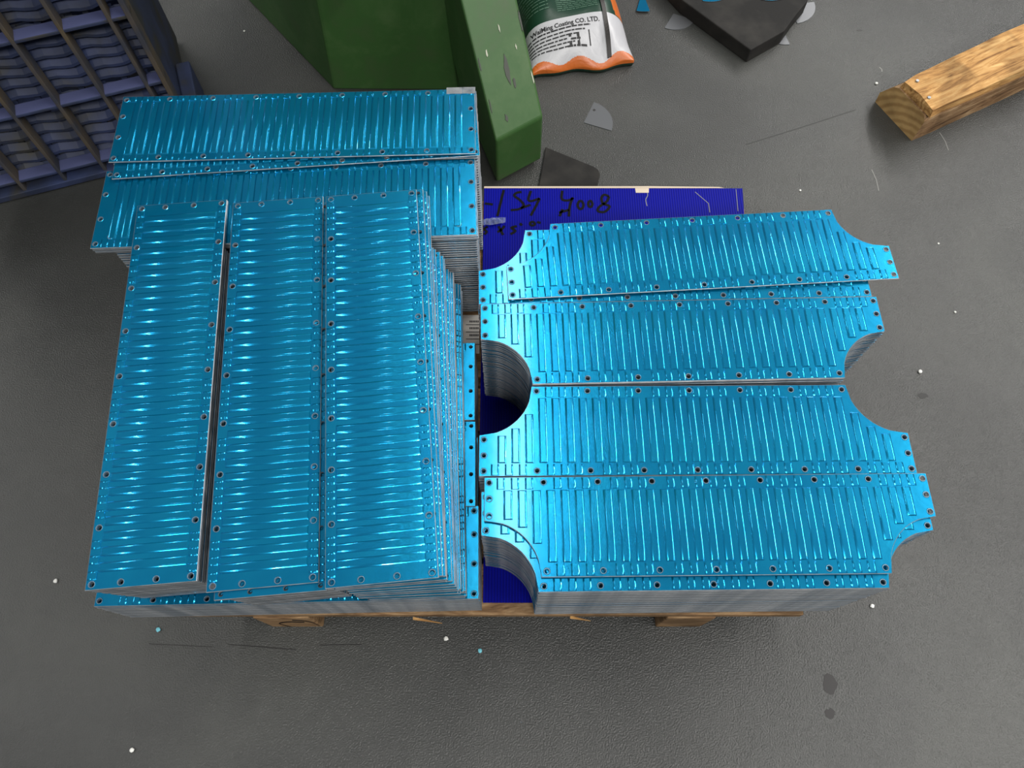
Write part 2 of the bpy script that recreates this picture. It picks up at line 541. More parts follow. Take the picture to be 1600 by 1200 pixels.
HR = 0.0037
TT = 0.0022          # the loose sheets on top show a thinner edge
def plate(mb, out, holes, TH=TH):
    rim = .0008
    area2 = sum(out[i][0] * out[(i + 1) % len(out)][1] - out[(i + 1) % len(out)][0] * out[i][1] for i in range(len(out)))
    verts = []
    for i in range(len(out)):
        p, q, w = out[i - 1], out[i], out[(i + 1) % len(out)]
        d1, d2 = Vector(q) - Vector(p), Vector(w) - Vector(q)
        n1, n2 = Vector((-d1.y, d1.x)).normalized(), Vector((-d2.y, d2.x)).normalized()
        k = rim / max(.3, 1 + n1.dot(n2))
        verts.append(Vector(q) + (n1 + n2) * k)
    edges = [(i, (i + 1) % len(out)) for i in range(len(out))]
    loops = [list(range(len(out)))]
    for (hx, hy) in holes:
        b = len(verts)
        for k in range(8):
            a = 2 * math.pi * k / 8 + .39
            verts.append(Vector((hx + HR * math.cos(a), hy + HR * math.sin(a))))
        edges += [(b + k, b + (k + 1) % 8) for k in range(8)]
        loops.append([b + 7 - k for k in range(8)])
    ov, oe, of, _, _, _ = geometry.delaunay_2d_cdt(verts, edges, [], 0, 1e-6)
    def inside(c):
        r, j = False, len(out) - 1
        for i in range(len(out)):
            xi, yi = out[i]
            xj, yj = out[j]
            if (yi > c[1]) != (yj > c[1]) and c[0] < (xj - xi) * (c[1] - yi) / (yj - yi) + xi:
                r = not r
            j = i
        return r
    b = len(mb.v)
    n = len(ov)
    mb.v += [(p[0], p[1], TH) for p in ov] + [(p[0], p[1], 0.0) for p in ov]
    fm, am = mb.mid(FILM), mb.mid(ALU)
    for f in of:
        c = [sum(ov[i][a] for i in f) / 3 for a in (0, 1)]
        if not inside(c) or any((c[0] - h[0]) ** 2 + (c[1] - h[1]) ** 2 < (HR * .9) ** 2 for h in holes):
            continue
        mb.f.append([b + i for i in f]); mb.mi.append(fm)
        mb.f.append([b + n + i for i in reversed(f)]); mb.mi.append(am)
    rb = len(mb.v)
    m_ = len(out)
    mb.v += [(p[0], p[1], TH - .0006) for p in out] + [(p[0], p[1], .0006) for p in out]
    for i in range(m_):
        j = (i + 1) % m_
        for q in ([rb + i, rb + j, b + j, b + i], [rb + m_ + i, rb + m_ + j, rb + j, rb + i], [b + n + i, b + n + j, rb + m_ + j, rb + m_ + i]):
            mb.f.append(q); mb.mi.append(am)
    for lp in loops[1:]:
        for k in range(len(lp)):
            i, j = lp[k], lp[(k + 1) % len(lp)]
            mb.f.append([b + n + i, b + n + j, b + j, b + i]); mb.mi.append(am)

def rib_solid(mb, x, y0, y1, z=TH, wb=.0070, wt=.0038, h=RH, taper=.0016):
    """pressed rib with rounded shoulders and tapered ends"""
    half = [(wb, 0), (wb - .0007, .30 * h), (wb - .0014, .66 * h), (wb - .0022, .90 * h), (wt, h)]
    pts = [(-w, zz) for w, zz in half] + [(w, zz) for w, zz in reversed(half)]
    b = len(mb.v)
    m = mb.mid(FILM)
    n = len(pts)
    for (y, sg) in ((y0, 1), (y1, -1)):
        for (w, zz) in pts:
            mb.v.append((x + w, y + sg * (taper * zz / h), z - .0001 + zz))
    for i in range(n - 1):
        if i != n // 2 - 1:
            mb.sm.add(len(mb.f))
        mb.f.append([b + i, b + n + i, b + n + i + 1, b + i + 1]); mb.mi.append(m)
    mb.f.append([b + i for i in range(n)]); mb.mi.append(m)
    mb.f.append([b + n + i for i in range(n)][::-1]); mb.mi.append(m)
    mb.f.append([b + n - 1, b + 2 * n - 1, b + n, b]); mb.mi.append(m)
def pad_solid(mb, x, y, w, z=TH):
    rib_solid(mb, x, y - w / 2, y + w / 2, z, .0064, .0036, .0011, .0005)

class PanelKind:
    def __init__(self, name, L, W, notch, flange, end):
        self.name, self.L, self.W = name, L, W
        self.out, self.holes, self.ribs, self.pads = panel_layout(L, W, notch, flange, end)
        mb = MB()
        plate(mb, self.out, self.holes, TT)
        self.plate_me = mb.mesh(name + '_sheet')
        mb = MB()
        plate(mb, self.out, self.holes)
        for r in self.ribs:
            rib_solid(mb, *r)
        for p in self.pads:
            pad_solid(mb, *p)
        self.full_me = mb.mesh(name)
        self.rib_me = {}
        mb = MB()
        pad_solid(mb, 0, 0, self.pads[0][2], 0)
        self.pad_me = mb.mesh('edge_pressing')
        mb = MB()
        n = 12
        ring = lambda r, z: [(r * math.cos(2 * math.pi * k / n), r * math.sin(2 * math.pi * k / n), z) for k in range(n)]
        a, b_, c, d = ring(.0054, 0), ring(.0047, .0007), ring(.0041, .0007), ring(.0036, -.0018)
        for lo, hi in ((a, b_), (b_, c), (c, d)):
            for k in range(n):
                mb.poly([lo[k], lo[(k + 1) % n], hi[(k + 1) % n], hi[k]], ALU if lo is not a else FILM)
        self.eye_me = mb.mesh('eyelet')
    def buried(self, x, y, z, rz, label, group):
        o = obj(self.name, self.full_me, None, (x, y, z), rz)
        return tag(o, label, 'metal panel', group)
    def top(self, x, y, z, rz, label, group=None):
        """a sheet seen whole: plate with each rib, pressed edge and eyelet as a part"""
        o = obj(self.name, self.plate_me, None, (x, y, z), rz)
        tag(o, label, 'metal panel', group)
        for (rx, y0, y1) in self.ribs:
            key = round(y0, 4), round(y1, 4)
            if key not in self.rib_me:
                mb = MB()
                rib_solid(mb, 0, y0, y1, 0)
                self.rib_me[key] = mb.mesh('rib')
            obj('rib', self.rib_me[key], o, (rx, 0, TT))
        for (px, py, w) in self.pads:
            obj('edge_pressing', self.pad_me, o, (px, py, TT))
        for (hx, hy) in self.holes:
            obj('eyelet', self.eye_me, o, (hx, hy, TT))
        return o

NOTCH = PanelKind('notched_panel', 0.664, 0.1485, 0.082, 0.0205, 0.020)
RECT = PanelKind('ribbed_panel', 0.632, 0.1485, 0, 0.0150, 0.012)
WIDE = PanelKind('ribbed_panel', 0.638, 0.1600, 0, 0.0180, 0.012)
BASE = PanelKind('ribbed_panel', 0.596, 0.1485, 0, 0.0190, 0.012)

def edge_place(a, b, W, L, side, anchor='mid'):
    """centre and angle of a panel whose long edge runs from a to b; side +1: the panel lies left of a->b"""
    ang = math.atan2(b[1] - a[1], b[0] - a[0])
    nx, ny = -math.sin(ang) * side, math.cos(ang) * side
    if anchor == 'mid':
        mx, my = (a[0] + b[0]) / 2, (a[1] + b[1]) / 2
    elif anchor == 'b':
        mx, my = b[0] - math.cos(ang) * L / 2, b[1] - math.sin(ang) * L / 2
    else:
        mx, my = a[0] + math.cos(ang) * L / 2, a[1] + math.sin(ang) * L / 2
    return mx + nx * W / 2, my + ny * W / 2, ang

def pile(kind, placements, z0, n, labels, rest_label, group, jit=.0010, jrot=.0012, flip=0.0, low=None, drift=(0, 0)):
    """placements: from the top down, the last one is used for the rest; n sheets from z0 up"""
    rr = random.Random(hash_str(rest_label))
    for k in range(n):                       # k = 0 is the bottom one
        t = n - 1 - k
        z = z0 + k * PITCH
        if callable(placements):
            x, y, a = placements(t / (n - 1))
        else:
            x, y, a = placements[min(t, len(placements) - 1)]
        x, y = x + drift[0] * t / (n - 1), y + drift[1] * t / (n - 1)
        kd = kind
        if low and t >= low[1]:              # shorter sheets lower down, flush at the front end and side
            kd = low[0]
            d, e, f = (kd.L - kind.L) / 2, low[2], low[3]
            x += (d * low[4]) * math.cos(a) - f * math.sin(a)
            y += (d * low[4]) * math.sin(a) + f * math.cos(a)
        if t > 0:
            x += rr.uniform(-jit, jit); y += rr.uniform(-jit * .5, jit * .5); a += rr.uniform(-jrot, jrot)
        if t < len(labels):
            (kd.top if labels[t][1] else kd.buried)(x, y, z, a + flip, labels[t][0], group)
        else:
            kd.buried(x, y, z, a + flip, rest_label, group)
    return z0 + n * PITCH

def hash_str(s):
    return sum((i + 1) * ord(c) for i, c in enumerate(s)) % 100003

# --- right stack: four piles of notched sheets, on the blue board
ZR = BZ1 + .0004
NL, NW = NOTCH.L, NOTCH.W
G_R = 'notched blue film sheets stacked on the blue board'
r1t = edge_place((-0.0075, 0.6550), (0.6568, 0.6961), NW, NL, 1, 'b')
r1b = edge_place((-0.0533, 0.6475), (0.6069, 0.6635), NW, NL, 1, 'b')
r1b = (r1b[0], r1b[1] + .0015, r1b[2])
pile(NOTCH, [r1t, r1b], ZR, 34,
     [('notched blue sheet skewed on top of the pile beside the handwriting', 1),
      ('second notched blue sheet down, its left arc showing below the skewed sheet', 1)],
     'notched blue sheet lower in the pile topped by the skewed sheet', G_R)
r2 = edge_place((-0.0532, 0.6464), (0.6111, 0.6611), NW, NL, -1, 'b')
pile(NOTCH, [r2], ZR, 34,
     [('notched blue sheet on top of the pile behind the round gap', 1)],
     'notched blue sheet lower in the pile behind the round gap', G_R, flip=math.pi)
r3 = edge_place((-0.0481, 0.3476), (0.6135, 0.3516), NW, NL, 1, 'b')
r3 = (r3[0], r3[1] - .0005, r3[2])
pile(NOTCH, [r3], ZR, 34,
     [('notched blue sheet on top of the pile in front of the round gap', 1)],
     'notched blue sheet lower in the pile in front of the round gap', G_R)
r4t = edge_place((-0.0458, 0.3435), (0.6223, 0.3504), NW, NL, -1, 'b')
a4, b4 = (0.0343, 0.1756), (0.5387, 0.1818)
an = math.atan2(b4[1] - a4[1], b4[0] - a4[0])
r4b = ((-.044 + .620) / 2 - math.sin(an) * NW / 2, a4[1] + .254 * math.tan(an) + NW / 2, an)
pile(NOTCH, [r4t, r4b], ZR, 35,
     [('notched blue sheet on top of the front pile, nearest the bottom edge', 1),
      ('second notched blue sheet of the front pile, a row of dark holes showing', 1)],
     'notched blue sheet lower in the front pile, grey edges showing', G_R, flip=math.pi)

# --- left stack: base layer of three piles lying across
ZB = .1449
G_B = 'blue film sheets lying across under the three columns'
fl_, fr_ = (-0.6470, 0.1717), (-0.0514, 0.1832)
b1 = edge_place(fl_, fr_, BASE.W, BASE.L, 1, 'b')
ang_b = b1[2]
rows_b = [b1]
for p in ((-0.0592, 0.3299), (-0.0632, 0.4804)):
    q = (p[0] - math.cos(ang_b), p[1] - math.sin(ang_b))
    rows_b.append(edge_place(q, p, BASE.W, BASE.L, 1, 'b'))
for (x, y, a), nm in zip(rows_b, ('front', 'middle', 'rear')):
    vis = 1 if nm == 'front' else 0
    pile(BASE, [(x, y, a)], ZB, 19,
         [('blue sheet on top of the %s base pile, only its edge strip uncovered' % nm, vis)],
         'blue sheet lower in the %s base pile under the columns' % nm, G_B)
ZC = ZB + 19 * PITCH

LOWB = PanelKind('ribbed_panel', 0.616, 0.1440, 0, 0.0150, 0.012)
COL = PanelKind('ribbed_panel', 0.540, 0.1485, 0, 0.0150, 0.012)
# --- left stack: three columns lying away from the viewer on the base layer
RL, RW = RECT.L, RECT.W
G_C = 'blue film sheets in the three columns'
def quad(tl, tr, br, bl):
    cx = (tl[0] + tr[0] + br[0] + bl[0]) / 4
    cy = (tl[1] + tr[1] + br[1] + bl[1]) / 4
    a = math.atan2(tl[1] + tr[1] - bl[1] - br[1], tl[0] + tr[0] - bl[0] - br[0])
    return cx, cy, a
c1 = quad((-0.6268, 0.7948), (-0.4775, 0.8106), (-0.4198, 0.1786), (-0.5758, 0.1718))
c2 = quad((-0.4597, 0.7892), (-0.3141, 0.8060), (-0.2568, 0.1796), (-0.4028, 0.1631))
c3 = quad((-0.2965, 0.7861), (-0.1646, 0.8093), (-0.1002, 0.1830), (-0.2402, 0.1715))
pile(RECT, [c1], ZC, 25,
     [('blue ribbed sheet on top of the left column', 1)],
     'blue ribbed sheet lower in the left column', G_C, low=(COL, 2, 0, 0, 1), drift=(.002, .016))
c2b = (c2[0] + .011, c2[1] - .010, c2[2] - .003)
pile(RECT, [c2, c2b, (c2[0] + .008, c2[1] - .004, c2[2])], ZC, 27,
     [('blue ribbed sheet on top of the middle column', 1),
      ('second blue ribbed sheet of the middle column, slipped towards the right column', 0)],
     'blue ribbed sheet lower in the middle column', G_C, low=(COL, 4, 0, 0, 1), drift=(0, .014))
c3_fr, c3_rr = (-0.0706, 0.1862), (-0.0916, 0.7569)
a3 = math.atan2(c3_rr[1] - c3_fr[1], c3_rr[0] - c3_fr[0])
c3_low = (c3_fr[0] + math.cos(a3) * RL / 2 - math.sin(a3) * RW / 2, c3_fr[1] + math.sin(a3) * RL / 2 + math.cos(a3) * RW / 2, a3)
def fan(t):
    e = t ** .62
    w = .004 * math.sin(t * 23)
    return (c3[0] + (c3_low[0] - c3[0]) * e + w, c3[1] + (c3_low[1] - c3[1]) * e + .003 * math.sin(t * 31), c3[2] + (c3_low[2] - c3[2]) * e)
pile(RECT, fan, ZC, 29,
     [('blue ribbed sheet on top of the fanned right column', 1),
      ('second blue ribbed sheet of the fanned column', 0),
      ('third blue ribbed sheet of the fanned column', 0)],
     'blue ribbed sheet lower in the fanned column, its edges fanning out sideways', G_C, jit=.0015, low=(COL, 6, 0, 0, 1))

# --- rear left stack: two piles lying across
G_A = 'blue film sheets in the rear left stack'
A1 = quad((-0.7057, 1.0369), (-0.6995, 0.8866), (-0.0552, 0.9061), (-0.0635, 1.0597))
aA = math.atan2((-0.0552, 0.9061)[1] - (-0.6995, 0.8866)[1], (-0.0552, 0.9061)[0] - (-0.6995, 0.8866)[0])
A1 = (A1[0], A1[1], aA)
A2 = edge_place((-0.6913, 0.8582), (-0.0566, 0.9093), RW, RL, 1, 'b')
A3 = (A1[0] + .002, A1[1] + .006, A1[2])
topA = pile(RECT, [A1, A2, A3], ZB, 44,
     [('blue ribbed sheet topping the rear left stack, bare metal corner by the machine', 1),
      ('second blue ribbed sheet of the rear pile, its hole strip showing', 1)],
     'blue ribbed sheet lower in the rear pile by the crate and machine', G_A)
B1 = edge_place((-0.7009, 0.7213), (-0.0583, 0.7490), WIDE.W, WIDE.L, 1, 'b')
B2 = (B1[0] + .002, B1[1] + .001, B1[2])
pile(WIDE, [B1, B2, B2, B2], ZB, 42,
     [('blue ribbed sheet on top of the rear left stack, just behind the three columns', 1)],
     'blue ribbed sheet lower in the rear left stack, just behind the three columns', G_A, low=(LOWB, 3, 0, .009, -.6))
top_sheet = [o for o in bpy.data.objects if o.get('label', '').startswith('blue ribbed sheet topping the rear')][0]
mb = MB()
mb.box(RL / 2 - .051, RL / 2 - .022, RW / 2 - .012, RW / 2 + .003, TT, TT + .0012, ALU)
mb.box(RL / 2 - .0215, RL / 2 + .001, RW / 2 - .012, RW / 2 + .003, TT, TT + .0012, ALU)
bc = mb.build('bare_corner', top_sheet)
bc['label'] = 'bare aluminium corner where the film is gone'

# ------------------------------------------------------------------ green machine
gm = thing('machine_base', 'dark green painted machine base with a chipped sloping foot', 'machine')
SH = Vector((.107, .072, 0))
prof = [Vector((-.036, 1.195, 0.012)), Vector((-.036, 1.195, .155)), Vector((-.107, 1.39, .36)), Vector((-.205, 1.66, .64)),
        Vector((-.205, 1.66, .30)), Vector((-.12, 1.44, .012))]
mb = MB()
left = prof
right = [p + SH for p in prof]
n = len(left)
mb.poly(left, GREEN)
mb.poly(list(reversed(right)), GREEN)
for i in range(n):
    j = (i + 1) % n
    mb.poly([left[j], left[i], right[i], right[j]], GREEN)
foot = mb.build('foot', gm, bevel=.006, seg=3)
mb = MB()
q0 = [(-.459, 1.503), (-.14, 1.50), (-.10, 1.56), (-.16, 2.15), (-.76, 1.87)]
q1 = [(-.420, 1.66), (-.18, 1.65), (-.14, 1.69), (-.18, 2.15), (-.66, 1.95)]
mb.solid([(x, y, .0) for x, y in q0], [(x, y, 1.15) for x, y in q1], GREEN)
mb.build('body', gm, bevel=.005)
mb = MB()
mb.box(-.66, -.16, 1.41, 1.95, .46, 1.17, GREEN)
mb.build('unseen_shade_casing', gm, bevel=.01)  # unseen overhang, added to shade the front face of the body
# chips in the paint along the foot
def slope_point(s, t):
    """point on the sloping face: s across, t up the slope"""
    a = prof[1].lerp(prof[2], t)
    return a + SH * s
nrm = (prof[2] - prof[1]).cross(SH).normalized()
if nrm.z < 0:
    nrm = -nrm
rr = random.Random(5)
def chip(s, t, ds, dt, m, k):
    mb = MB()
    pts = []
    for i in range(9):
        a = 2 * math.pi * i / 9
        pts.append(slope_point(s + ds * math.cos(a) * rr.uniform(.6, 1.2), t + dt * math.sin(a) * rr.uniform(.6, 1.2)))
    mb.solid([p + nrm * .0003 for p in pts], [p + nrm * .0012 for p in pts], m)
    mb.build('paint_chip', gm)
chip(.52, .42, .045, .11, CHIPD, 0)
chip(.60, .33, .03, .04, CHIPD, 1)
chip(.22, .60, .02, .03, CHIP, 2)
chip(.55, .72, .015, .03, CHIP, 3)
chip(.78, .55, .012, .02, CHIP, 4)
chip(.30, .12, .03, .03, CHIPD, 5)
chip(.96, .30, .015, .05, CHIP, 6)
chip(.05, .55, .012, .06, CHIPD, 7)
chip(.06, .25, .012, .05, CHIPD, 8)
chip(.97, .70, .02, .07, CHIPD, 9)

# ------------------------------------------------------------------ dark pad on the floor beside the foot
mb = MB()
q = [(.083, 1.310), (.060, 1.16), (.195, 1.16), (.2085, 1.205), (.2135, 1.225), (.2100, 1.240), (.20, 1.249)]
mb.solid([(x, y, 0) for x, y in q], [(x, y, .006) for x, y in q], RUBBER)
tag(mb.build('rubber_mat', bevel=.0015), 'thin dark rubber mat on the floor between machine foot and blue board', 'mat')

# ------------------------------------------------------------------ printed bag
BA = R(10.8)
bag = thing('powder_bag', 'dark green and white printed bag with orange seam lying beside the green machine', 'bag', (.052, 1.535, 0), BA)
BWD, BLN = .270, .46
def bag_z(u, v):
    """height of the filled bag's upper side over its own footprint"""
    a = max(0.0, 1 - ((u - BWD / 2) / (BWD / 2)) ** 4)
    vv = min(1.0, v / .14)
    b = math.sin(vv * math.pi / 2) ** .8 * min(1, (BLN - v) / .08 if v > BLN - .08 else 1)
    z = .016 + .080 * (a ** .6) * max(0, b)
    z += .004 * math.sin(u * 55 + v * 20) * math.exp(-v / .05) + .003 * math.sin(u * 33 - v * 41)
    if u > .19:
        z += .007 * math.sin((u - .19) * 60) * math.exp(-((v - .05) / .03) ** 2)
    return z
def front_edge(u):
    return .006 * math.sin(u * 24) + .004 * math.sin(u * 57 + 1)
def bag_pt(u, v):
    return (u, v + front_edge(u) * max(0, 1 - v / .05), bag_z(u, v))
NU, NV = 90, 150
mb = MB()
us = [BWD * i / NU for i in range(NU + 1)]
vsl = [BLN * (j / NV) ** 1.7 for j in range(NV + 1)]
ids = {}
for j, v in enumerate(vsl):
    for i, u in enumerate(us):
        ids[0, i, j] = len(mb.v)
        mb.v.append(bag_pt(u, v))
for j, v in enumerate(vsl):
    for i, u in enumerate(us):
        ids[1, i, j] = len(mb.v)
        e = (i in (0, NU)) or (j in (0, NV))
        p = bag_pt(u, v)
        mb.v.append((p[0], p[1], .011 if e else .001))
def bag_mat(u, v):
    if v < .013 + .005 * math.sin(u * 60):
        return BAGO
    if v < .105:
        return BAGW
    if u > BWD - .030 + (v - .105) * -.10 and v > .108:
        return BAGO
    return BAGG
for j in range(NV):
    for i in range(NU):
        m = bag_mat((us[i] + us[i + 1]) / 2, (vsl[j] + vsl[j + 1]) / 2)
        mb.f.append([ids[0, i, j], ids[0, i + 1, j], ids[0, i + 1, j + 1], ids[0, i, j + 1]]); mb.mi.append(mb.mid(m))
        mb.f.append([ids[1, i, j + 1], ids[1, i + 1, j + 1], ids[1, i + 1, j], ids[1, i, j]]); mb.mi.append(mb.mid(BAGG))
for i in range(NU):
    for j in (0, NV):
        q = [ids[1, i, j], ids[1, i + 1, j], ids[0, i + 1, j], ids[0, i, j]]
        mb.f.append(q if j == 0 else q[::-1]); mb.mi.append(mb.mid(BAGO))
for j in range(NV):
    for i in (0, NU):
        q = [ids[1, i, j + 1], ids[1, i, j], ids[0, i, j], ids[0, i, j + 1]]
        mb.f.append(q if i == 0 else q[::-1]); mb.mi.append(mb.mid(BAGG))
mb.build('bag_body', bag, smooth=True)
# lettering laid on the bag
cu = bpy.data.curves.new('lettering', 'FONT')
cu.body = 'WaiMing Coating CO. LTD.'
cu.size = .0150
cu.offset = .00035
cu.resolution_u = 3
to = bpy.data.objects.new('lettering_tmp', cu)
C.objects.link(to)
bpy.context.view_layer.update()
tm = bpy.data.meshes.new_from_object(to)
bpy.data.objects.remove(to)
bmx = bmesh.new()
bmx.from_mesh(tm)
w = max(v.co.x for v in bmx.verts)
for v in bmx.verts:
    u, vv = .013 + v.co.x / w * .178, .083 + v.co.y * 1.0
    p = bag_pt(u, vv)
    v.co = (p[0], p[1], p[2] + .0009)
bmx.to_mesh(tm)
bmx.free()
tm.materials.append(PRINT_DARK)
obj('lettering', tm, bag)
def print_lines(name, lines, m, h):
    mb = MB()
    rr = random.Random(3)
    for (u0, u1, v, hh) in lines:
        u = u0
        while u < u1:
            wv = min(rr.uniform(.006, .018), u1 - u)
            n = max(1, int(wv / .004))
            for k in range(n):
                ua, ub = u + wv * k / n, u + wv * (k + 1) / n
                pa, pb, pc, pd = bag_pt(ua, v), bag_pt(ub, v), bag_pt(ub, v + hh), bag_pt(ua, v + hh)
                mb.poly([(p[0], p[1], p[2] + h) for p in (pa, pb, pc, pd)], m)
            u += wv + rr.uniform(.0015, .003)
    o = mb.build(name, bag)
    o['kind'] = 'stuff'
    return o
print_lines('small_print', [(.004, .165, .0755, .0035), (.004, .15, .067, .003), (.004, .13, .059, .003), (.004, .10, .051, .003),
                            (.004, .12, .043, .003), (.006, .10, .035, .003)], PRINT_DARK, .0009)
print_lines('stamp_mark', [(.105, .112, .036, .026), (.126, .133, .036, .026), (.10, .15, .034, .004), (.158, .161, .036, .03), (.11, .135, .048, .004)], PRINT_DARK, .0012)
pl = [(.09, .195, .125 + k * .0062, .0018) for k in range(18)] + [(.004, .07, .14 + k * .011, .0022) for k in range(9)]
print_lines('pale_print', pl, PRINT_PALE, .0009)
mb = MB()
sv = [.012 + (BLN - .02) * k / 60 for k in range(61)]
for a, b in zip(sv, sv[1:]):
    lo, hi = [], []
    for v in (a, b):
        uc = .205 + v * .03
        for du in (-.0055, .0055):
            p = bag_pt(uc + du, v)
            lo.append((p[0], p[1], p[2] + .0006)); hi.append((p[0], p[1], p[2] + .003))
    o = [0, 1, 3, 2]
    mb.solid([lo[i] for i in o], [hi[i] for i in o], STRAP)
mb.build('strap', bag)

# ------------------------------------------------------------------ black foam block with offcuts
mb = MB()
FZ = .042
q = [(0.6153, 1.5960), (0.7126, 1.6642), (0.7495, 1.7202), (0.7923, 1.7775)]
q = [(p[0], p[1]) for p in q] + [(.79, 2.05), (.30, 2.05)]
pl_ = (0.4552, 1.7775)
q.append((pl_[0], pl_[1]))
mb.solid([(x, y, 0) for x, y in q], [(x, y, FZ) for x, y in q], RUBBER)
tag(mb.build('foam_block', bevel=.003), 'black foam slab on the floor with blue metal offcuts on it', 'foam')

def offcut(name, apex, ang, r, z, mat, label, span=90, hole=False, tilt=(0, 0)):
    """quarter disc left over from notching, apex at its square corner"""
    mb = MB()
    n = 14
    pts = [(0, 0)] + [(r * math.cos(R(span) * k / n), r * math.sin(R(span) * k / n)) for k in range(n + 1)]
    mb.solid([(x, y, 0) for x, y in pts], [(x, y, .0012) for x, y in pts], ALU, mat)
    o = obj(name, mb.mesh(name), None, (apex[0], apex[1], z), R(ang))
    o.rotation_euler = (R(tilt[0]), R(tilt[1]), R(ang))
    tag(o, label, 'offcut', 'quarter disc metal offcuts')
    if hole:
        hb = MB()
        m = 10
        c = (r * .16, r * .66)
        ring = lambda rad, zz: [(c[0] + rad * math.cos(2 * math.pi * k / m), c[1] + rad * math.sin(2 * math.pi * k / m), zz) for k in range(m)]
        hb.solid(ring(.0038, .0012), ring(.0034, .0016), SCUFF)
        hb.build('punched_hole', o)
    return o
GREYFILM = Mat('grey_offcut_film', lin(112, 114, 117), rough=0.38, metal=0.5, coat=.3).m
offcut('metal_offcut', (0.1806, 1.3920), -21, .073, .0004, GREYFILM, 'grey quarter disc offcut alone on the floor right of the machine foot', 88, True)
offcut('metal_offcut', (0.4390, 1.7746), -118, .060, .0004, GREYFILM, 'grey offcut poking out under the left side of the foam', 95)
offcut('metal_offcut', (0.7276, 1.7217), -128, .062, .0006, GREYFILM, 'pale offcut poking out under the front right corner of the foam', 48)
offcut('metal_offcut', (0.7577, 1.8089), -80, .072, .0006, GREYFILM, 'grey offcut with rounded edge at the right side of the foam', 88)
offcut('metal_offcut', (0.3595, 1.8587), -105, .080, .004, FILM, 'blue offcut on the floor between the bag and the foam', 26)
offcut('metal_offcut', (0.5292, 1.8497), -105, .080, FZ + .0005, FILM, 'dark blue rounded offcut on the foam, left of the other blue one', 62)
offcut('metal_offcut', (0.6919, 1.8597), -108, .086, FZ + .0008, FILM, 'blue offcut on the foam nearest its right edge', 44)

# ------------------------------------------------------------------ timber beam
tb = thing('wooden_timber', 'rough wooden beam with a plank nailed on top lying on the grey floor', 'timber', (.994, 1.334, 0), R(27.4))
prof_b = [(0, 0), (.143, 0), (.145, .030), (.118, .072), (.105, .080), (.012, .080), (0, .066)]
LEN = .95
mb = MB()
segs = 24
rr = random.Random(11)
rings = []
for k in range(segs + 1):
    x = LEN * k / segs
    rings.append([(x, q + (.003 * noise.noise(Vector((x * 6, q * 20, 1))) if k else 0), max(0, z + (.004 * noise.noise(Vector((x * 5, q * 18, z * 20 + 7))) if z > 0 and k else 0))) for q, z in prof_b])
m = len(prof_b)
for a, b in zip(rings, rings[1:]):
    for i in range(m):
        j = (i + 1) % m
        mb.poly([a[i], b[i], b[j], a[j]][::-1], WOOD_BEAM)
mb.poly(rings[0], END_GRAIN)
mb.poly(rings[-1][::-1], END_GRAIN)
mb.build('beam', tb)
mb = MB()
rings = []
for k in range(segs + 1):
    x = .004 + LEN * k / segs
    w0 = -.004 + .004 * noise.noise(Vector((x * 9, 0, 3)))
    w1 = .113 + .006 * noise.noise(Vector((x * 7, 4, 3))) + .010 * min(1, k / 8)
    if k == 0:
        w1 -= .006
    z1 = .102 + .002 * noise.noise(Vector((x * 5, 9, 1)))
    rings.append([(x, w0, .0805), (x, w1, .0805), (x, w1 - .004, z1 - .002), (x + .004, (w0 + w1) / 2, z1 + .001), (x, w0 + .004, z1 - .001)])
for a, b in zip(rings, rings[1:]):
    for i in range(5):
        j = (i + 1) % 5
        mb.poly([a[i], b[i], b[j], a[j]][::-1], WOOD_PLANK)
mb.poly(rings[0], WOOD_PLANK)
mb.poly(rings[-1][::-1], WOOD_PLANK)
pk = mb.build('plank', tb)
pk['label'] = 'lighter plank nailed along the top'
for (x, y) in ((.03, .09), (.02, .035)):
    mb = MB()
    c = [(x + .004 * math.cos(2 * math.pi * k / 8), y + .004 * math.sin(2 * math.pi * k / 8)) for k in range(8)]
    mb.solid([(a, b, .100) for a, b in c], [(a, b, .1045) for a, b in c], ALU)
    mb.build('nail_head', tb)

# ------------------------------------------------------------------ blue lattice crate standing at the upper left
CA = R(18.575)
cr = thing('lattice_crate', 'tall dusty blue plastic lattice crate standing behind the rear left stack', 'crate', (-1.2221, 1.1434, 0), CA)
S0, S1, CH, DEP = -.30, .487, 1.40, .40
def cbox(name, x0, x1, y0, y1, z0, z1, m, m_top=None, bevel=.0015):
    mb = MB()
    mb.box(x0, x1, y0, y1, z0, z1, m, m_top)
    return mb.build(name, cr, bevel=bevel)
for z, t in ((.044, .007), (.222, .007), (.392, .007), (.565, .007), (.737, .007), (.909, .007), (1.081, .007), (1.253, .007)):
    cbox('shelf_rib', S0, S1, .002, .036, z, z + t, CRATE, CRATE_TOP_LIT)
cbox('bottom_rim', S0, S1 + .012, -.004, .034, .004, .020, CRATE)
for k in range(-3, 6):
    s = .0695 + .0938 * (k)
    if S0 < s < S1 - .01:
        cbox('upright_rib', s - .004, s + .004, 0, .036, .012, CH - .001, CRATE_DUST)
cbox('corner_post', S1 - .010, S1, 0, .050, .010, CH, CRATE_DUST)
cbox('end_panel', S1 - .020, S1 - .004, .051, DEP, .012, CH, CRATE)
cbox('back_panel', S0, S1 - .021, DEP - .016, DEP, .012, CH, CRATE)
cbox('bottom_panel', S0, S1 - .021, .052, DEP - .017, .004, .012, CRATE)
# the rounded skirt at the corner
mb = MB()
sk = [(S1 - .004, .000), (S1 + .018, .004), (S1 + .030, .020), (S1 + .032, .20), (S1 - .003, .20)]
mb.solid([(x, y, .0) for x, y in sk], [(x, y, .10) for x, y in sk], CRATE)
mb.build('corner_skirt', cr, bevel=.004)
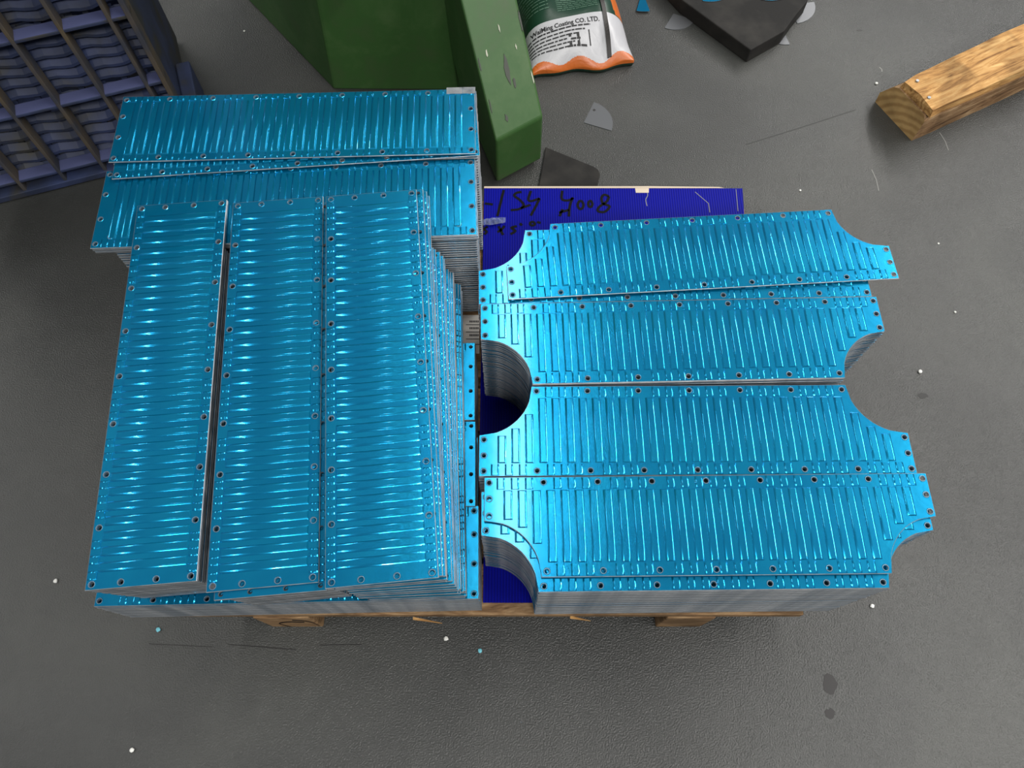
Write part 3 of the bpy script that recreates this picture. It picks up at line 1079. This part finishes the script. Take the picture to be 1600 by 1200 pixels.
# louvred wall behind the lattice
for (za, zb) in ((.024, .222), (.232, .392), (.402, .560), (.575, .732), (.747, .904), (.919, 1.076), (1.091, 1.248)):
    nl = 6
    for k in range(nl):
        zc = za + (zb - za) * (k + .5) / nl
        mb = MB()
        n = 40
        for i in range(n):
            xa, xb = S0 + (S1 - .012 - S0) * i / n, S0 + (S1 - .012 - S0) * (i + 1) / n
            wv = lambda x: .0045 * math.sin((x - .0695) / .0938 * 2 * math.pi + .6) + .002 * math.sin(x * 31 + k)
            fa, fb = zc + wv(xa), zc + wv(xb)
            mb.solid([(xa, .038, fa - .009), (xb, .038, fb - .009), (xb, .052, fb - .004), (xa, .052, fa - .004)],
                     [(xa, .038, fa - .002), (xb, .038, fb - .002), (xb, .052, fb + .008), (xa, .052, fa + .008)], CRATE)
        mb.build('louvre_slat', cr)
    for k in range(-6, 12):
        s = .0695 + .0938 * k / 2 + .0469
        if S0 + .01 < s < S1 - .02:
            cbox('louvre_stay', s - .006, s + .006, .0525, .058, za, zb, CRATE, None, 0)
# solid sheet backing part of the louvres
cbox('inner_sheet', -.10, .06, .059, .062, .03, .38, CRATE, None, 0)
cbox('inner_sheet', .18, .37, .059, .062, .235, .39, CRATE, None, 0)

# ------------------------------------------------------------------ specks on the floor
specks = [
    ((-0.8733, 0.2575), .0040, SPECK, 'white speck on the floor left of the front left column corner'),
    ((-0.6603, 0.1681), .0042, SPECKB, 'pale blue speck on the floor in front of the left stack, left one'),
    ((-0.1226, 0.1522), .0042, SPECK, 'white speck on the floor in front of the gap between stacks'),
    ((-0.0592, 0.1307), .0042, SPECKB, 'pale blue speck on the floor below the gap between stacks'),
    ((-0.6684, -0.0350), .0040, SPECK, 'white speck near the bottom left corner of the picture'),
    ((0.6805, 0.2111), .0040, SPECK, 'white speck on the floor by the front right corner of the stack'),
    ((0.8771, 0.7000), .0045, SPECK, 'white speck on the floor beside the right round notch'),
    ((0.9873, 0.8464), .0028, SPECK, 'small white speck on the floor, highest right of the notched stack'),
    ((0.6932, 1.1811), .0026, SPECK, 'small white speck on the floor just beyond the notched sheets'),
    ((0.9426, 1.5226), .0040, SPECK, 'white speck on the floor at the end of the timber beam'),
    ((-0.7190, 1.7098), .0028, SPECK, 'small white speck on the dark floor between crate and machine'),
    ((0.9914, 1.0286), .0024, SPECK, 'small white speck on the floor right of the skewed sheet'),
]
for k, (p, r, m, lb) in enumerate(specks):
    bm = bmesh.new()
    bmesh.ops.create_icosphere(bm, subdivisions=2, radius=r)
    for v in bm.verts:
        v.co *= 1 + .25 * noise.noise(v.co * 400 + Vector((k, 0, 0)))
        v.co.z = v.co.z * .6
    zmin = min(v.co.z for v in bm.verts)
    me = bpy.data.meshes.new('plastic_speck')
    bm.to_mesh(me)
    bm.free()
    me.materials.append(m)
    o = obj('plastic_speck', me, None, (p[0], p[1], -zmin))
    tag(o, lb, 'speck', 'specks lying on the floor')
